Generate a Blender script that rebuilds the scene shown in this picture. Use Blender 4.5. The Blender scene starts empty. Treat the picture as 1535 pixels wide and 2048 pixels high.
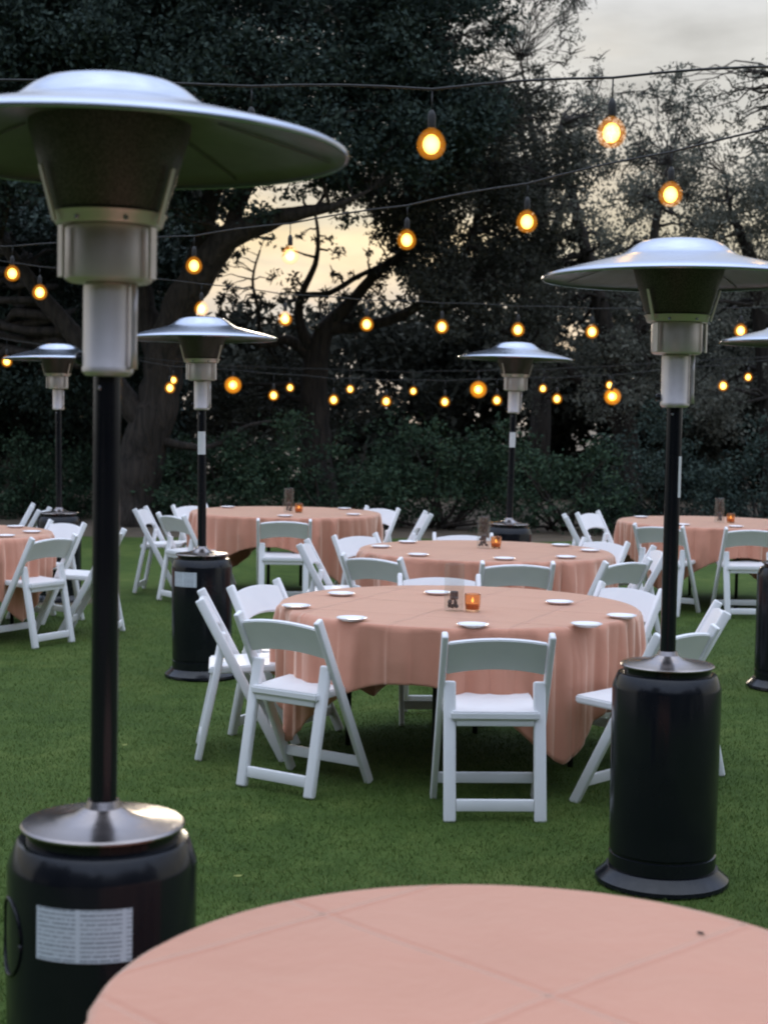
import bpy, bmesh, math, random
import numpy as np
from mathutils import Vector, Matrix

random.seed(7)
rng = np.random.default_rng(11)
R = math.radians
scene = bpy.context.scene
col = scene.collection

# ------------------------------------------------------------------ camera
F, CX, CY = 3100.0, 767.5, 1024.0          # focal length and centre in photo pixels
HC = 1.59
PITCH, ROLL = math.atan((CY - 835) / F), R(1.0)
cam_d = bpy.data.cameras.new('camera')
cam = bpy.data.objects.new('camera', cam_d)
col.objects.link(cam)
scene.camera = cam
cam_d.sensor_fit = 'VERTICAL'
cam_d.sensor_height = 36.0
cam_d.lens = 36.0 * F / 2048.0
cam_d.clip_start, cam_d.clip_end = 0.05, 800
fw = Vector((0, math.cos(PITCH), -math.sin(PITCH)))
r0, u0 = Vector((1, 0, 0)), Vector((0, math.sin(PITCH), math.cos(PITCH)))
rt = r0 * math.cos(ROLL) + u0 * math.sin(ROLL)
up = -r0 * math.sin(ROLL) + u0 * math.cos(ROLL)
M3 = Matrix((rt, up, -fw)).transposed()
cam.matrix_world = Matrix.Translation((0, 0, HC)) @ M3.to_4x4()
cam_d.dof.use_dof = True
cam_d.dof.focus_distance = 6.6
cam_d.dof.aperture_fstop = 5.0

# ------------------------------------------------------------------ sky and sun
SUN_EL, SUN_AZ = R(7.0), R(-4.0)             # low evening sun ahead, behind the trees
w = bpy.data.worlds.new('World')
scene.world = w
w.use_nodes = True
nt = w.node_tree
for n in list(nt.nodes):
    nt.nodes.remove(n)
def wn(t, **k):
    n = nt.nodes.new(t)
    for a, b in k.items():
        setattr(n, a, b)
    return n
out = wn('ShaderNodeOutputWorld')
sky = wn('ShaderNodeTexSky', sky_type='NISHITA')
sky.sun_disc = False
sky.sun_elevation = SUN_EL
sky.sun_rotation = SUN_AZ
sky.altitude = 100
sky.air_density = 1.0
sky.dust_density = 1.5
sky.ozone_density = 1.2
bg1 = wn('ShaderNodeBackground'); bg1.inputs['Strength'].default_value = 0.04
nt.links.new(sky.outputs[0], bg1.inputs[0])
tc = wn('ShaderNodeTexCoord')
mp = wn('ShaderNodeMapping'); mp.inputs['Scale'].default_value = (3.0, 3.0, 9.0)
nt.links.new(tc.outputs['Generated'], mp.inputs[0])
nz = wn('ShaderNodeTexNoise'); nz.inputs['Scale'].default_value = 2.2; nz.inputs['Detail'].default_value = 7
nt.links.new(mp.outputs[0], nz.inputs['Vector'])
cr = wn('ShaderNodeValToRGB')
cr.color_ramp.elements[0].position = 0.34; cr.color_ramp.elements[0].color = (0.80, 0.80, 0.80, 1)
cr.color_ramp.elements[1].position = 0.56; cr.color_ramp.elements[1].color = (0.95, 0.95, 0.95, 1)
nt.links.new(nz.outputs[0], cr.inputs[0])
bg2 = wn('ShaderNodeBackground')
bg2.inputs['Strength'].default_value = 1.0
# thin evening cloud: warm towards the horizon, bluer and brighter overhead
sep = wn('ShaderNodeSeparateXYZ'); nt.links.new(tc.outputs['Generated'], sep.inputs[0])
el = wn('ShaderNodeValToRGB'); nt.links.new(sep.outputs['Z'], el.inputs[0])
stops = [(0.0, (0.36, 0.37, 0.37)), (0.075, (0.33, 0.34, 0.345)), (0.115, (0.41, 0.375, 0.285)), (0.155, (0.41, 0.40, 0.37)), (0.24, (0.42, 0.42, 0.41)), (0.55, (0.58, 0.70, 0.98)), (1.0, (1.32, 1.47, 1.76))]
while len(el.color_ramp.elements) < len(stops): el.color_ramp.elements.new(0.5)
for e_, (p_, c_) in zip(el.color_ramp.elements, stops):
    e_.position = p_; e_.color = (*c_, 1)
nz2 = wn('ShaderNodeTexNoise'); nz2.inputs['Scale'].default_value = 3.4; nz2.inputs['Detail'].default_value = 6
nt.links.new(mp.outputs[0], nz2.inputs['Vector'])
mr_ = wn('ShaderNodeMapRange'); mr_.inputs[1].default_value = 0.3; mr_.inputs[2].default_value = 0.7; mr_.inputs[3].default_value = 0.78; mr_.inputs[4].default_value = 1.18
nt.links.new(nz2.outputs[0], mr_.inputs[0])
vmul = wn('ShaderNodeVectorMath', operation='SCALE')
# the evening sky is brighter on the side where the sun goes down
dt = wn('ShaderNodeVectorMath', operation='DOT_PRODUCT'); nt.links.new(tc.outputs['Generated'], dt.inputs[0])
dt.inputs[1].default_value = (math.sin(SUN_AZ), math.cos(SUN_AZ), 0.0)
az = wn('ShaderNodeMapRange'); az.inputs[1].default_value = -1; az.inputs[2].default_value = 1; az.inputs[3].default_value = 0.95; az.inputs[4].default_value = 1.0
nt.links.new(dt.outputs['Value'], az.inputs[0])
ml = wn('ShaderNodeMath', operation='MULTIPLY'); nt.links.new(mr_.outputs[0], ml.inputs[0]); nt.links.new(az.outputs[0], ml.inputs[1])
nt.links.new(el.outputs[0], vmul.inputs[0]); nt.links.new(ml.outputs[0], vmul.inputs['Scale'])
nt.links.new(vmul.outputs[0], bg2.inputs[0])
mx = wn('ShaderNodeMixShader')
nt.links.new(cr.outputs[0], mx.inputs[0])
nt.links.new(bg1.outputs[0], mx.inputs[1]); nt.links.new(bg2.outputs[0], mx.inputs[2])
nt.links.new(mx.outputs[0], out.inputs[0])

sun_d = bpy.data.lights.new('sun', 'SUN')
sun_d.energy = 0.6; sun_d.angle = R(12); sun_d.color = (1.0, 0.86, 0.68)
sun = bpy.data.objects.new('sun', sun_d); col.objects.link(sun)
sd = Vector((math.sin(SUN_AZ) * math.cos(SUN_EL), math.cos(SUN_AZ) * math.cos(SUN_EL), math.sin(SUN_EL)))
sun.rotation_euler = sd.to_track_quat('Z', 'Y').to_euler()

vs = scene.view_settings
vs.view_transform = 'Standard'; vs.look = 'None'; vs.gamma = 1.0; vs.use_curve_mapping = False
vs.exposure = 0.78
scene.cycles.filter_width = 2.1
scene.cycles.sample_clamp_indirect = 3.0
scene.cycles.max_bounces = 8
scene.cycles.transparent_max_bounces = 16

# ------------------------------------------------------------------ helpers
def ray(px, py):
    return fw + rt * ((px - CX) / F) + up * ((CY - py) / F)
def at(px, py, Y):                            # point seen at (px, py) at distance Y
    d = ray(px, py); t = Y / d.y
    return Vector((0, 0, HC)) + d * t
def onz(px, py, z):                           # point seen at (px, py) on the level z
    d = ray(px, py); t = (z - HC) / d.z
    return Vector((0, 0, HC)) + d * t

def tag(o, label=None, cat=None, group=None, kind=None):
    if label: o['label'] = label
    if cat: o['category'] = cat
    if group: o['group'] = group
    if kind: o['kind'] = kind
    return o

def empty(name, loc, rz=0, label=None, cat=None, group=None):
    o = bpy.data.objects.new(name, None)
    o.empty_display_size = 0.1
    o.location = loc; o.rotation_euler = (0, 0, rz)
    col.objects.link(o)
    return tag(o, label, cat, group)

def link(name, me, mat=None, parent=None, loc=None):
    o = bpy.data.objects.new(name, me)
    col.objects.link(o)
    if mat and not me.materials:
        me.materials.append(mat)
    if parent: o.parent = parent
    if loc is not None: o.location = loc
    return o

def finish(bm, name, smooth=True, ang=40):
    me = bpy.data.meshes.new(name)
    bmesh.ops.recalc_face_normals(bm, faces=bm.faces)
    bm.to_mesh(me); bm.free()
    if smooth:
        me.shade_smooth()
        me.set_sharp_from_angle(angle=R(ang))
    return me

def lathe(name, prof, seg=48, ang=35, cap=False):
    bm = bmesh.new()
    rings = []
    for r, z in prof:
        if r < 1e-5:
            rings.append([bm.verts.new((0, 0, z))])
        else:
            rings.append([bm.verts.new((r * math.cos(2 * math.pi * i / seg), r * math.sin(2 * math.pi * i / seg), z)) for i in range(seg)])
    for a, b in zip(rings, rings[1:]):
        for i in range(seg):
            j = (i + 1) % seg
            if len(a) == 1 and len(b) == 1: continue
            if len(a) == 1: bm.faces.new((a[0], b[i], b[j]))
            elif len(b) == 1: bm.faces.new((a[i], a[j], b[0]))
            else: bm.faces.new((a[i], a[j], b[j], b[i]))
    return finish(bm, name, True, ang)

def box_bm(bm, c, s, rot=None, bevel=0.0, seg=2):
    r = bmesh.ops.create_cube(bm, size=1)
    vs_ = r['verts']
    m = Matrix.Translation(c) @ (rot.to_4x4() if rot else Matrix.Identity(4)) @ Matrix.Diagonal((*s, 1))
    bmesh.ops.transform(bm, matrix=m, verts=vs_)
    if bevel:
        es = list({e for v in vs_ for e in v.link_edges})
        bmesh.ops.bevel(bm, geom=es, offset=bevel, segments=seg, affect='EDGES', profile=0.5)

def box(name, c, s, rot=None, bevel=0.004, seg=2):
    bm = bmesh.new(); box_bm(bm, c, s, rot, bevel, seg)
    return finish(bm, name, True, 50)

def beam(name, a, b, wx, wt, bevel=0.005):      # a bar from a to b, wx wide along X
    a, b = Vector(a), Vector(b); d = b - a; z = d.normalized()
    x = Vector((1, 0, 0)); x = (x - z * x.dot(z)).normalized(); y = z.cross(x)
    rot = Matrix((x, y, z)).transposed()
    return box(name, (a + b) / 2, (wx, wt, d.length), rot, bevel, 3)

def tube_arrays(path, rad, seg=8, V=None, Fc=None):
    base = len(V); n = len(path)
    prev = None
    for i, p in enumerate(path):
        t = (path[min(i + 1, n - 1)] - path[max(i - 1, 0)]).normalized()
        ref = Vector((0, 0, 1)) if abs(t.z) < 0.9 else Vector((1, 0, 0))
        x = t.cross(ref).normalized() if prev is None else (prev - t * prev.dot(t)).normalized()
        prev = x; y = t.cross(x)
        for k in range(seg):
            a = 2 * math.pi * k / seg
            V.append(p + (x * math.cos(a) + y * math.sin(a)) * rad[i])
    for i in range(n - 1):
        for k in range(seg):
            k2 = (k + 1) % seg
            Fc.append((base + i * seg + k, base + i * seg + k2, base + (i + 1) * seg + k2, base + (i + 1) * seg + k))
    Fc.append(tuple(base + (n - 1) * seg + k for k in range(seg)))
    Fc.append(tuple(base + k for k in reversed(range(seg))))

def tubes(name, paths, seg=8):
    V, Fc = [], []
    for path, rad in paths:
        tube_arrays([Vector(p) for p in path], rad if isinstance(rad, (list, tuple)) else [rad] * len(path), seg, V, Fc)
    me = bpy.data.meshes.new(name)
    me.from_pydata([tuple(v) for v in V], [], Fc)
    me.shade_smooth()
    return me

# ------------------------------------------------------------------ materials
def mat(name):
    m = bpy.data.materials.new(name); m.use_nodes = True
    return m, m.node_tree, m.node_tree.nodes['Principled BSDF']
def N(t, ty, **k):
    n = t.nodes.new(ty)
    for a, b in k.items(): setattr(n, a, b)
    return n
def ramp(t, src, stops):
    c = N(t, 'ShaderNodeValToRGB')
    el = c.color_ramp.elements
    while len(el) < len(stops): el.new(0.5)
    for e, (p, cl) in zip(el, stops):
        e.position = p; e.color = (*cl, 1)
    t.links.new(src, c.inputs[0])
    return c.outputs[0]
def noise(t, scale, detail=4, vec=None, dist=0.0, rough=0.55):
    n = N(t, 'ShaderNodeTexNoise'); n.inputs['Scale'].default_value = scale; n.inputs['Detail'].default_value = detail
    n.inputs['Distortion'].default_value = dist; n.inputs['Roughness'].default_value = rough
    if vec is None:
        c = N(t, 'ShaderNodeTexCoord'); vec = c.outputs['Object']
    t.links.new(vec, n.inputs['Vector'])
    return n.outputs[0]
def bump(t, b, h, strength=0.3, dist=0.01, prev=None):
    n = N(t, 'ShaderNodeBump'); n.inputs['Strength'].default_value = strength; n.inputs['Distance'].default_value = dist
    t.links.new(h, n.inputs['Height'])
    if prev: t.links.new(prev, n.inputs['Normal'])
    t.links.new(n.outputs[0], b.inputs['Normal'])
    return n.outputs[0]

def simple(name, c1, c2, rough=0.5, metal=0.0, scale=8.0, rvar=0.1, bmp=0.0, bscale=60):
    m, t, b = mat(name)
    f = noise(t, scale, 5)
    t.links.new(ramp(t, f, [(0.3, c1), (0.7, c2)]), b.inputs['Base Color'])
    b.inputs['Metallic'].default_value = metal
    g = N(t, 'ShaderNodeMapRange'); g.inputs[1].default_value = 0.3; g.inputs[2].default_value = 0.7
    g.inputs[3].default_value = max(0, rough - rvar); g.inputs[4].default_value = rough + rvar
    t.links.new(noise(t, scale * 2.3, 5), g.inputs[0]); t.links.new(g.outputs[0], b.inputs['Roughness'])
    if bmp: bump(t, b, noise(t, bscale, 3), bmp, 0.002)
    return m

M = {}
M['black'] = simple('black_enamel', (0.006, 0.007, 0.010), (0.010, 0.011, 0.014), 0.17, 0, 5, 0.04)
M['black'].node_tree.nodes['Principled BSDF'].inputs['Specular IOR Level'].default_value = 0.35
M['resin'] = simple('white_resin', (0.80, 0.80, 0.81), (0.86, 0.86, 0.86), 0.42, 0, 4, 0.08, 0.05, 90)
M['porcelain'] = simple('white_porcelain', (0.80, 0.80, 0.80), (0.86, 0.86, 0.86), 0.15, 0, 4, 0.04)
M['darkmetal'] = simple('dark_steel', (0.02, 0.02, 0.022), (0.035, 0.035, 0.04), 0.45, 0.6, 10)
M['wood'] = simple('plywood', (0.30, 0.20, 0.11), (0.38, 0.26, 0.15), 0.6, 0, 12)
M['cable'] = simple('cable_rubber', (0.012, 0.012, 0.012), (0.02, 0.02, 0.02), 0.6, 0, 20)
M['stone'] = simple('dark_pebble', (0.02, 0.018, 0.02), (0.06, 0.055, 0.055), 0.35, 0, 60)
M['wax'] = simple('amber_wax', (0.72, 0.30, 0.10), (0.80, 0.38, 0.14), 0.5, 0, 30)
M['dryleaf'] = simple('dry_leaf', (0.30, 0.32, 0.08), (0.40, 0.42, 0.12), 0.7, 0, 60)
M['speck'] = simple('dark_seed', (0.02, 0.015, 0.015), (0.04, 0.03, 0.03), 0.7, 0, 60)

def steel(name, base, rough, metal=1.0):
    m, t, b = mat(name)
    c = N(t, 'ShaderNodeTexCoord'); mpn = N(t, 'ShaderNodeMapping'); mpn.inputs['Scale'].default_value = (6, 6, 160)
    t.links.new(c.outputs['Object'], mpn.inputs[0])
    br = noise(t, 3.0, 4, mpn.outputs[0])
    sm = noise(t, 9.0, 5)
    t.links.new(ramp(t, sm, [(0.3, tuple(x * 0.86 for x in base)), (0.7, base)]), b.inputs['Base Color'])
    b.inputs['Metallic'].default_value = metal
    g = N(t, 'ShaderNodeMapRange'); g.inputs[3].default_value = rough - 0.06; g.inputs[4].default_value = rough + 0.10
    t.links.new(br, g.inputs[0]); t.links.new(g.outputs[0], b.inputs['Roughness'])
    bump(t, b, br, 0.06, 0.001)
    return m
M['steel'] = steel('brushed_steel', (0.72, 0.67, 0.66), 0.44, 0.70)
M['lidsteel'] = steel('polished_lid_steel', (0.34, 0.305, 0.295), 0.22)
M['alu'] = simple('spun_aluminium', (0.41, 0.45, 0.53), (0.46, 0.50, 0.58), 0.20, 1.0, 2.0, 0.03)
M['burnt'] = simple('heat_stained_aluminium', (0.095, 0.085, 0.078), (0.15, 0.135, 0.125), 0.34, 0.75, 5.0, 0.06)  # darker copy for the hood's underside, toning down the green lawn bounce in colour

def mesh_steel():
    m, t, b = mat('perforated_steel')
    c = N(t, 'ShaderNodeTexCoord')
    v = N(t, 'ShaderNodeTexVoronoi'); v.inputs['Scale'].default_value = 330
    t.links.new(c.outputs['Object'], v.inputs['Vector'])
    t.links.new(ramp(t, v.outputs['Distance'], [(0.30, (0.02, 0.02, 0.02)), (0.6, (0.10, 0.088, 0.085))]), b.inputs['Base Color'])
    b.inputs['Metallic'].default_value = 0.3; b.inputs['Roughness'].default_value = 0.45
    bump(t, b, v.outputs['Distance'], 0.4, 0.001)
    return m
M['screen'] = mesh_steel()

def sticker():
    m, t, b = mat('printed_sticker')
    u = N(t, 'ShaderNodeTexCoord')
    br = N(t, 'ShaderNodeTexBrick')
    br.inputs['Color1'].default_value = (0.24, 0.27, 0.32, 1); br.inputs['Color2'].default_value = (0.42, 0.45, 0.50, 1)
    br.inputs['Mortar'].default_value = (0.66, 0.70, 0.76, 1)
    br.inputs['Scale'].default_value = 1.0; br.inputs['Mortar Size'].default_value = 0.024
    br.inputs['Brick Width'].default_value = 0.46; br.inputs['Row Height'].default_value = 0.085
    br.offset = 0.0
    t.links.new(u.outputs['UV'], br.inputs['Vector'])
    mp2 = N(t, 'ShaderNodeMapping'); mp2.inputs['Scale'].default_value = (40, 13.3, 1)
    t.links.new(u.outputs['UV'], mp2.inputs[0])
    f = noise(t, 1.0, 2, mp2.outputs[0])
    mixn = N(t, 'ShaderNodeMix', data_type='RGBA')
    mk = ramp(t, f, [(0.54, (0, 0, 0)), (0.62, (1, 1, 1))])
    t.links.new(mk, mixn.inputs['Factor'])
    t.links.new(br.outputs['Color'], mixn.inputs['A']); mixn.inputs['B'].default_value = (0.66, 0.70, 0.76, 1)
    t.links.new(mixn.outputs['Result'], b.inputs['Base Color'])
    b.inputs['Roughness'].default_value = 0.4
    return m
M['sticker'] = sticker()

def cloth(name, sx, sy, ang, ox=0.0, oy=0.0):
    m, t, b = mat(name)
    c = N(t, 'ShaderNodeTexCoord')
    f = noise(t, 2.6, 6)
    t.links.new(ramp(t, f, [(0.25, (0.53, 0.235, 0.152)), (0.75, (0.60, 0.275, 0.182))]), b.inputs['Base Color'])
    b.inputs['Roughness'].default_value = 0.85
    b.inputs['Sheen Weight'].default_value = 1.0; b.inputs['Sheen Roughness'].default_value = 0.42; b.inputs['Sheen Tint'].default_value = (1.0, 0.76, 0.61, 1)
    # ironed-in fold creases, soft wrinkles and weave as fine relief
    mpn = N(t, 'ShaderNodeMapping'); mpn.inputs['Rotation'].default_value = (0, 0, ang); mpn.inputs['Location'].default_value = (ox, oy, 0)
    wob = N(t, 'ShaderNodeTexNoise'); wob.inputs['Scale'].default_value = 3.0
    t.links.new(c.outputs['Object'], wob.inputs['Vector'])
    vm = N(t, 'ShaderNodeVectorMath', operation='SCALE'); vm.inputs['Scale'].default_value = 0.02
    t.links.new(wob.outputs['Color'], vm.inputs[0])
    va = N(t, 'ShaderNodeVectorMath', operation='ADD')
    t.links.new(c.outputs['Object'], va.inputs[0]); t.links.new(vm.outputs[0], va.inputs[1])
    t.links.new(va.outputs[0], mpn.inputs[0])
    sp = N(t, 'ShaderNodeSeparateXYZ'); t.links.new(mpn.outputs[0], sp.inputs[0])
    hs = []
    for ax, s in (('X', sx), ('Y', sy)):
        pp = N(t, 'ShaderNodeMath', operation='PINGPONG'); pp.inputs[1].default_value = s / 2
        t.links.new(sp.outputs[ax], pp.inputs[0])
        mr = N(t, 'ShaderNodeMapRange', interpolation_type='SMOOTHSTEP'); mr.inputs[1].default_value = 0.0; mr.inputs[2].default_value = 0.015
        mr.inputs[3].default_value = 1.0; mr.inputs[4].default_value = 0.0
        t.links.new(pp.outputs[0], mr.inputs[0]); hs.append(mr.outputs[0])
    sub = N(t, 'ShaderNodeMath', operation='SUBTRACT'); t.links.new(hs[0], sub.inputs[0]); t.links.new(hs[1], sub.inputs[1])
    n1 = bump(t, b, sub.outputs[0], 0.65, 0.0045)
    n2 = bump(t, b, noise(t, 5.0, 4, None, 0.3), 0.32, 0.022, n1)
    bump(t, b, noise(t, 500.0, 2), 0.12, 0.001, n2)
    return m
M['cloth'] = cloth('peach_linen', 0.48, 0.48, 0.4)

def glassm(name, c, rough=0.02):
    m, t, b = mat(name)
    b.inputs['Base Color'].default_value = (*c, 1); b.inputs['Roughness'].default_value = rough
    b.inputs['Transmission Weight'].default_value = 1.0; b.inputs['IOR'].default_value = 1.45
    return m
def thin_glass():
    m = bpy.data.materials.new('clear_glass'); m.use_nodes = True; t = m.node_tree
    t.nodes.remove(t.nodes['Principled BSDF'])
    tr = N(t, 'ShaderNodeBsdfTransparent'); tr.inputs[0].default_value = (0.95, 0.96, 0.955, 1)
    gl = N(t, 'ShaderNodeBsdfGlossy'); gl.inputs['Roughness'].default_value = 0.03
    mxn = N(t, 'ShaderNodeMixShader'); mxn.inputs[0].default_value = 0.045
    t.links.new(tr.outputs[0], mxn.inputs[1]); t.links.new(gl.outputs[0], mxn.inputs[2]); t.links.new(mxn.outputs[0], t.nodes['Material Output'].inputs[0])
    return m
M['glass'] = thin_glass()
M['amberglass'] = glassm('amber_glass', (1.0, 0.66, 0.40), 0.12)

def emis(name, c, s):
    m = bpy.data.materials.new(name); m.use_nodes = True; t = m.node_tree
    t.nodes.remove(t.nodes['Principled BSDF'])
    e = N(t, 'ShaderNodeEmission'); e.inputs[0].default_value = (*c, 1); e.inputs[1].default_value = s
    t.links.new(e.outputs[0], t.nodes['Material Output'].inputs[0])
    return m
def glow_volume(name, c, s):
    # transparent shell filled with emission: a lamp's halo built in, thinning towards the rim
    m = bpy.data.materials.new(name); m.use_nodes = True; t = m.node_tree
    t.nodes.remove(t.nodes['Principled BSDF'])
    tr = N(t, 'ShaderNodeBsdfTransparent'); tr.inputs[0].default_value = (1.0, 0.97, 0.92, 1)
    e = N(t, 'ShaderNodeEmission'); e.inputs[0].default_value = (*c, 1); e.inputs[1].default_value = s
    t.links.new(tr.outputs[0], t.nodes['Material Output'].inputs['Surface']); t.links.new(e.outputs[0], t.nodes['Material Output'].inputs['Volume'])
    return m
M['filament'] = glow_volume('bulb_hot_core', (1.0, 0.60, 0.12), 62.0)
M['bulbglass'] = glow_volume('bulb_amber_glass', (1.0, 0.34, 0.02), 3.2)  # orange halo given its own glowing volume around the core
M['filament2'] = glow_volume('lantern_hot_core', (1.0, 0.52, 0.08), 42.0)
M['bulbglass2'] = glow_volume('lantern_amber_glass', (1.0, 0.34, 0.02), 3.0)
M['flame'] = emis('candle_flame', (1.0, 0.55, 0.15), 1.6)

def grass_ground():
    m, t, b = mat('lawn_turf')
    a = noise(t, 0.55, 4); f = noise(t, 5.0, 5); g = noise(t, 85.0, 3)
    ad = N(t, 'ShaderNodeMath', operation='ADD'); t.links.new(a, ad.inputs[0]); t.links.new(f, ad.inputs[1])
    ad2 = N(t, 'ShaderNodeMath', operation='MULTIPLY_ADD'); t.links.new(g, ad2.inputs[0]); ad2.inputs[1].default_value = 0.7
    t.links.new(ad.outputs[0], ad2.inputs[2])
    dv = N(t, 'ShaderNodeMath', operation='DIVIDE'); t.links.new(ad2.outputs[0], dv.inputs[0]); dv.inputs[1].default_value = 2.7
    t.links.new(ramp(t, dv.outputs[0], [(0.36, (0.030, 0.056, 0.011)), (0.5, (0.052, 0.088, 0.017)), (0.66, (0.100, 0.132, 0.031))]), b.inputs['Base Color'])
    b.inputs['Roughness'].default_value = 0.9; b.inputs['Specular IOR Level'].default_value = 0.15
    bump(t, b, g, 0.6, 0.01)
    return m
M['turf'] = grass_ground()
def blade_mat():
    m, t, b = mat('grass_blades')
    gi = N(t, 'ShaderNodeNewGeometry')
    a = noise(t, 0.9, 4)
    mxx = N(t, 'ShaderNodeMath', operation='MULTIPLY_ADD'); t.links.new(gi.outputs['Random Per Island'], mxx.inputs[0])
    mxx.inputs[1].default_value = 0.45; t.links.new(a, mxx.inputs[2])
    t.links.new(ramp(t, mxx.outputs[0], [(0.42, (0.056, 0.102, 0.020)), (0.70, (0.080, 0.132, 0.027)), (1.0, (0.140, 0.175, 0.045))]), b.inputs['Base Color'])
    b.inputs['Roughness'].default_value = 0.6; b.inputs['Specular IOR Level'].default_value = 0.2
    return m
M['blade'] = blade_mat()
M['dirt'] = simple('bare_earth', (0.07, 0.052, 0.035), (0.13, 0.10, 0.065), 0.95, 0, 3, 0.03, 0.6, 25)

def bark():
    m, t, b = mat('oak_bark')
    c = N(t, 'ShaderNodeTexCoord'); mpn = N(t, 'ShaderNodeMapping'); mpn.inputs['Scale'].default_value = (9, 9, 1.6)
    t.links.new(c.outputs['Object'], mpn.inputs[0])
    f = noise(t, 1.6, 7, mpn.outputs[0], 0.6)
    t.links.new(ramp(t, f, [(0.35, (0.012, 0.010, 0.008)), (0.65, (0.045, 0.036, 0.029))]), b.inputs['Base Color'])
    b.inputs['Roughness'].default_value = 0.95
    bump(t, b, f, 0.9, 0.05)
    return m
M['bark'] = bark()
def leafm(name, c1, c2, trans=0.0):
    m, t, b = mat(name)
    gi = N(t, 'ShaderNodeNewGeometry')
    t.links.new(ramp(t, gi.outputs['Random Per Island'], [(0.1, c1), (0.9, c2)]), b.inputs['Base Color'])
    b.inputs['Roughness'].default_value = 0.7; b.inputs['Specular IOR Level'].default_value = 0.12
    if trans:
        tl = N(t, 'ShaderNodeBsdfTranslucent'); mxn = N(t, 'ShaderNodeMixShader'); mxn.inputs[0].default_value = trans
        lk = b.inputs['Base Color'].links[0].from_socket
        t.links.new(lk, tl.inputs[0]); t.links.new(b.outputs[0], mxn.inputs[1]); t.links.new(tl.outputs[0], mxn.inputs[2])
        t.links.new(mxn.outputs[0], t.nodes['Material Output'].inputs[0])
    return m
M['oakleaf'] = leafm('oak_leaves', (0.024, 0.040, 0.036), (0.048, 0.070, 0.056))
M['greyleaf'] = leafm('grey_green_leaves', (0.10, 0.108, 0.09), (0.19, 0.195, 0.16), 0.35)
M['shrubleaf'] = leafm('shrub_leaves', (0.022, 0.045, 0.028), (0.050, 0.085, 0.048))
M['duskleaf'] = leafm('dusky_leaves', (0.030, 0.034, 0.028), (0.065, 0.068, 0.052), 0.2)

# ------------------------------------------------------------------ ground
DIPS = [(-0.55, 3.03, 0.02), (-1.10, 9.55, -0.028), (-2.79, 13.3, -0.035)]      # slight rises and hollows under the heaters
def ground_z(x, y):
    return float(sum(h_ * np.exp(-((x - a_) ** 2 + (y - b_) ** 2) / 0.6) for a_, b_, h_ in DIPS))
def grid_mesh(name, xs, ys, zf):
    V = [(x, y, zf(x, y)) for y in ys for x in xs]
    nx = len(xs)
    Fc = [(j * nx + i, j * nx + i + 1, (j + 1) * nx + i + 1, (j + 1) * nx + i) for j in range(len(ys) - 1) for i in range(nx - 1)]
    me = bpy.data.meshes.new(name); me.from_pydata(V, [], Fc); me.shade_smooth()
    return me
xs = [-300, -120, -50, -25] + list(np.arange(-14, 14.01, 0.25)) + [25, 50, 120, 300]
ys = [-120, -40, -12] + list(np.arange(-4, 22.01, 0.25)) + [30, 45, 80, 160, 400]
tag(link('ground', grid_mesh('ground', xs, ys, lambda x, y: -0.03 - (0.0 if y < 22 else 0)), M['dirt']), kind='structure')
xs = list(np.arange(-12, 12.01, 0.12)); ys = list(np.arange(-3, 20.6, 0.12))
def lawn_z(x, y):
    e = 20.0 + 0.5 * math.sin(x * 0.9) + 0.3 * math.sin(x * 2.3 + 1)
    return ground_z(x, y) + 0.006 * math.sin(x * 1.7 + y) * math.sin(y * 1.3) - (0.0 if y < e else min(0.08, (y - e) * 0.2))
lawn = tag(link('lawn', grid_mesh('lawn', xs, ys, lawn_z), M['turf']), kind='structure')

def grass_blades():
    n = 420000
    # nearer lawn gets the blades; beyond it they are too fine to see
    y = 3.3 + 10.0 * rng.random(n) ** 1.5
    x = (rng.random(n) * 2 - 1) * (0.30 * y + 0.35)
    zb = sum(h_ * np.exp(-((x - a_) ** 2 + (y - b_) ** 2) / 0.6) for a_, b_, h_ in DIPS) + 0.006 * np.sin(x * 1.7 + y) * np.sin(y * 1.3) - 0.003
    h = 0.008 + 0.012 * rng.random(n); a = rng.random(n) * 2 * np.pi; wd = 0.0013 + 0.0012 * rng.random(n)
    la = rng.random(n) * 2 * np.pi; ln = h * (0.2 + 0.9 * rng.random(n))
    co = np.empty((n, 3, 3))
    co[:, 0] = np.stack([x - np.cos(a) * wd, y - np.sin(a) * wd, zb], 1)
    co[:, 1] = np.stack([x + np.cos(a) * wd, y + np.sin(a) * wd, zb], 1)
    co[:, 2] = np.stack([x + np.cos(la) * ln, y + np.sin(la) * ln, zb + h], 1)
    me = mesh_np('grass', co.reshape(-1, 3), np.arange(n * 3).reshape(n, 3))
    return link('grass', me, M['blade'])
def mesh_np(name, co, faces):
    me = bpy.data.meshes.new(name)
    k = faces.shape[1]; nf = len(faces)
    me.vertices.add(len(co)); me.vertices.foreach_set('co', np.ascontiguousarray(co, dtype=np.float32).ravel())
    me.loops.add(nf * k); me.loops.foreach_set('vertex_index', np.ascontiguousarray(faces, dtype=np.int32).ravel())
    me.polygons.add(nf); me.polygons.foreach_set('loop_start', np.arange(0, nf * k, k, dtype=np.int32))
    me.update(calc_edges=True)
    return me
tag(grass_blades(), 'short mown green grass of the lawn', 'grass', kind='stuff')

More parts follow.
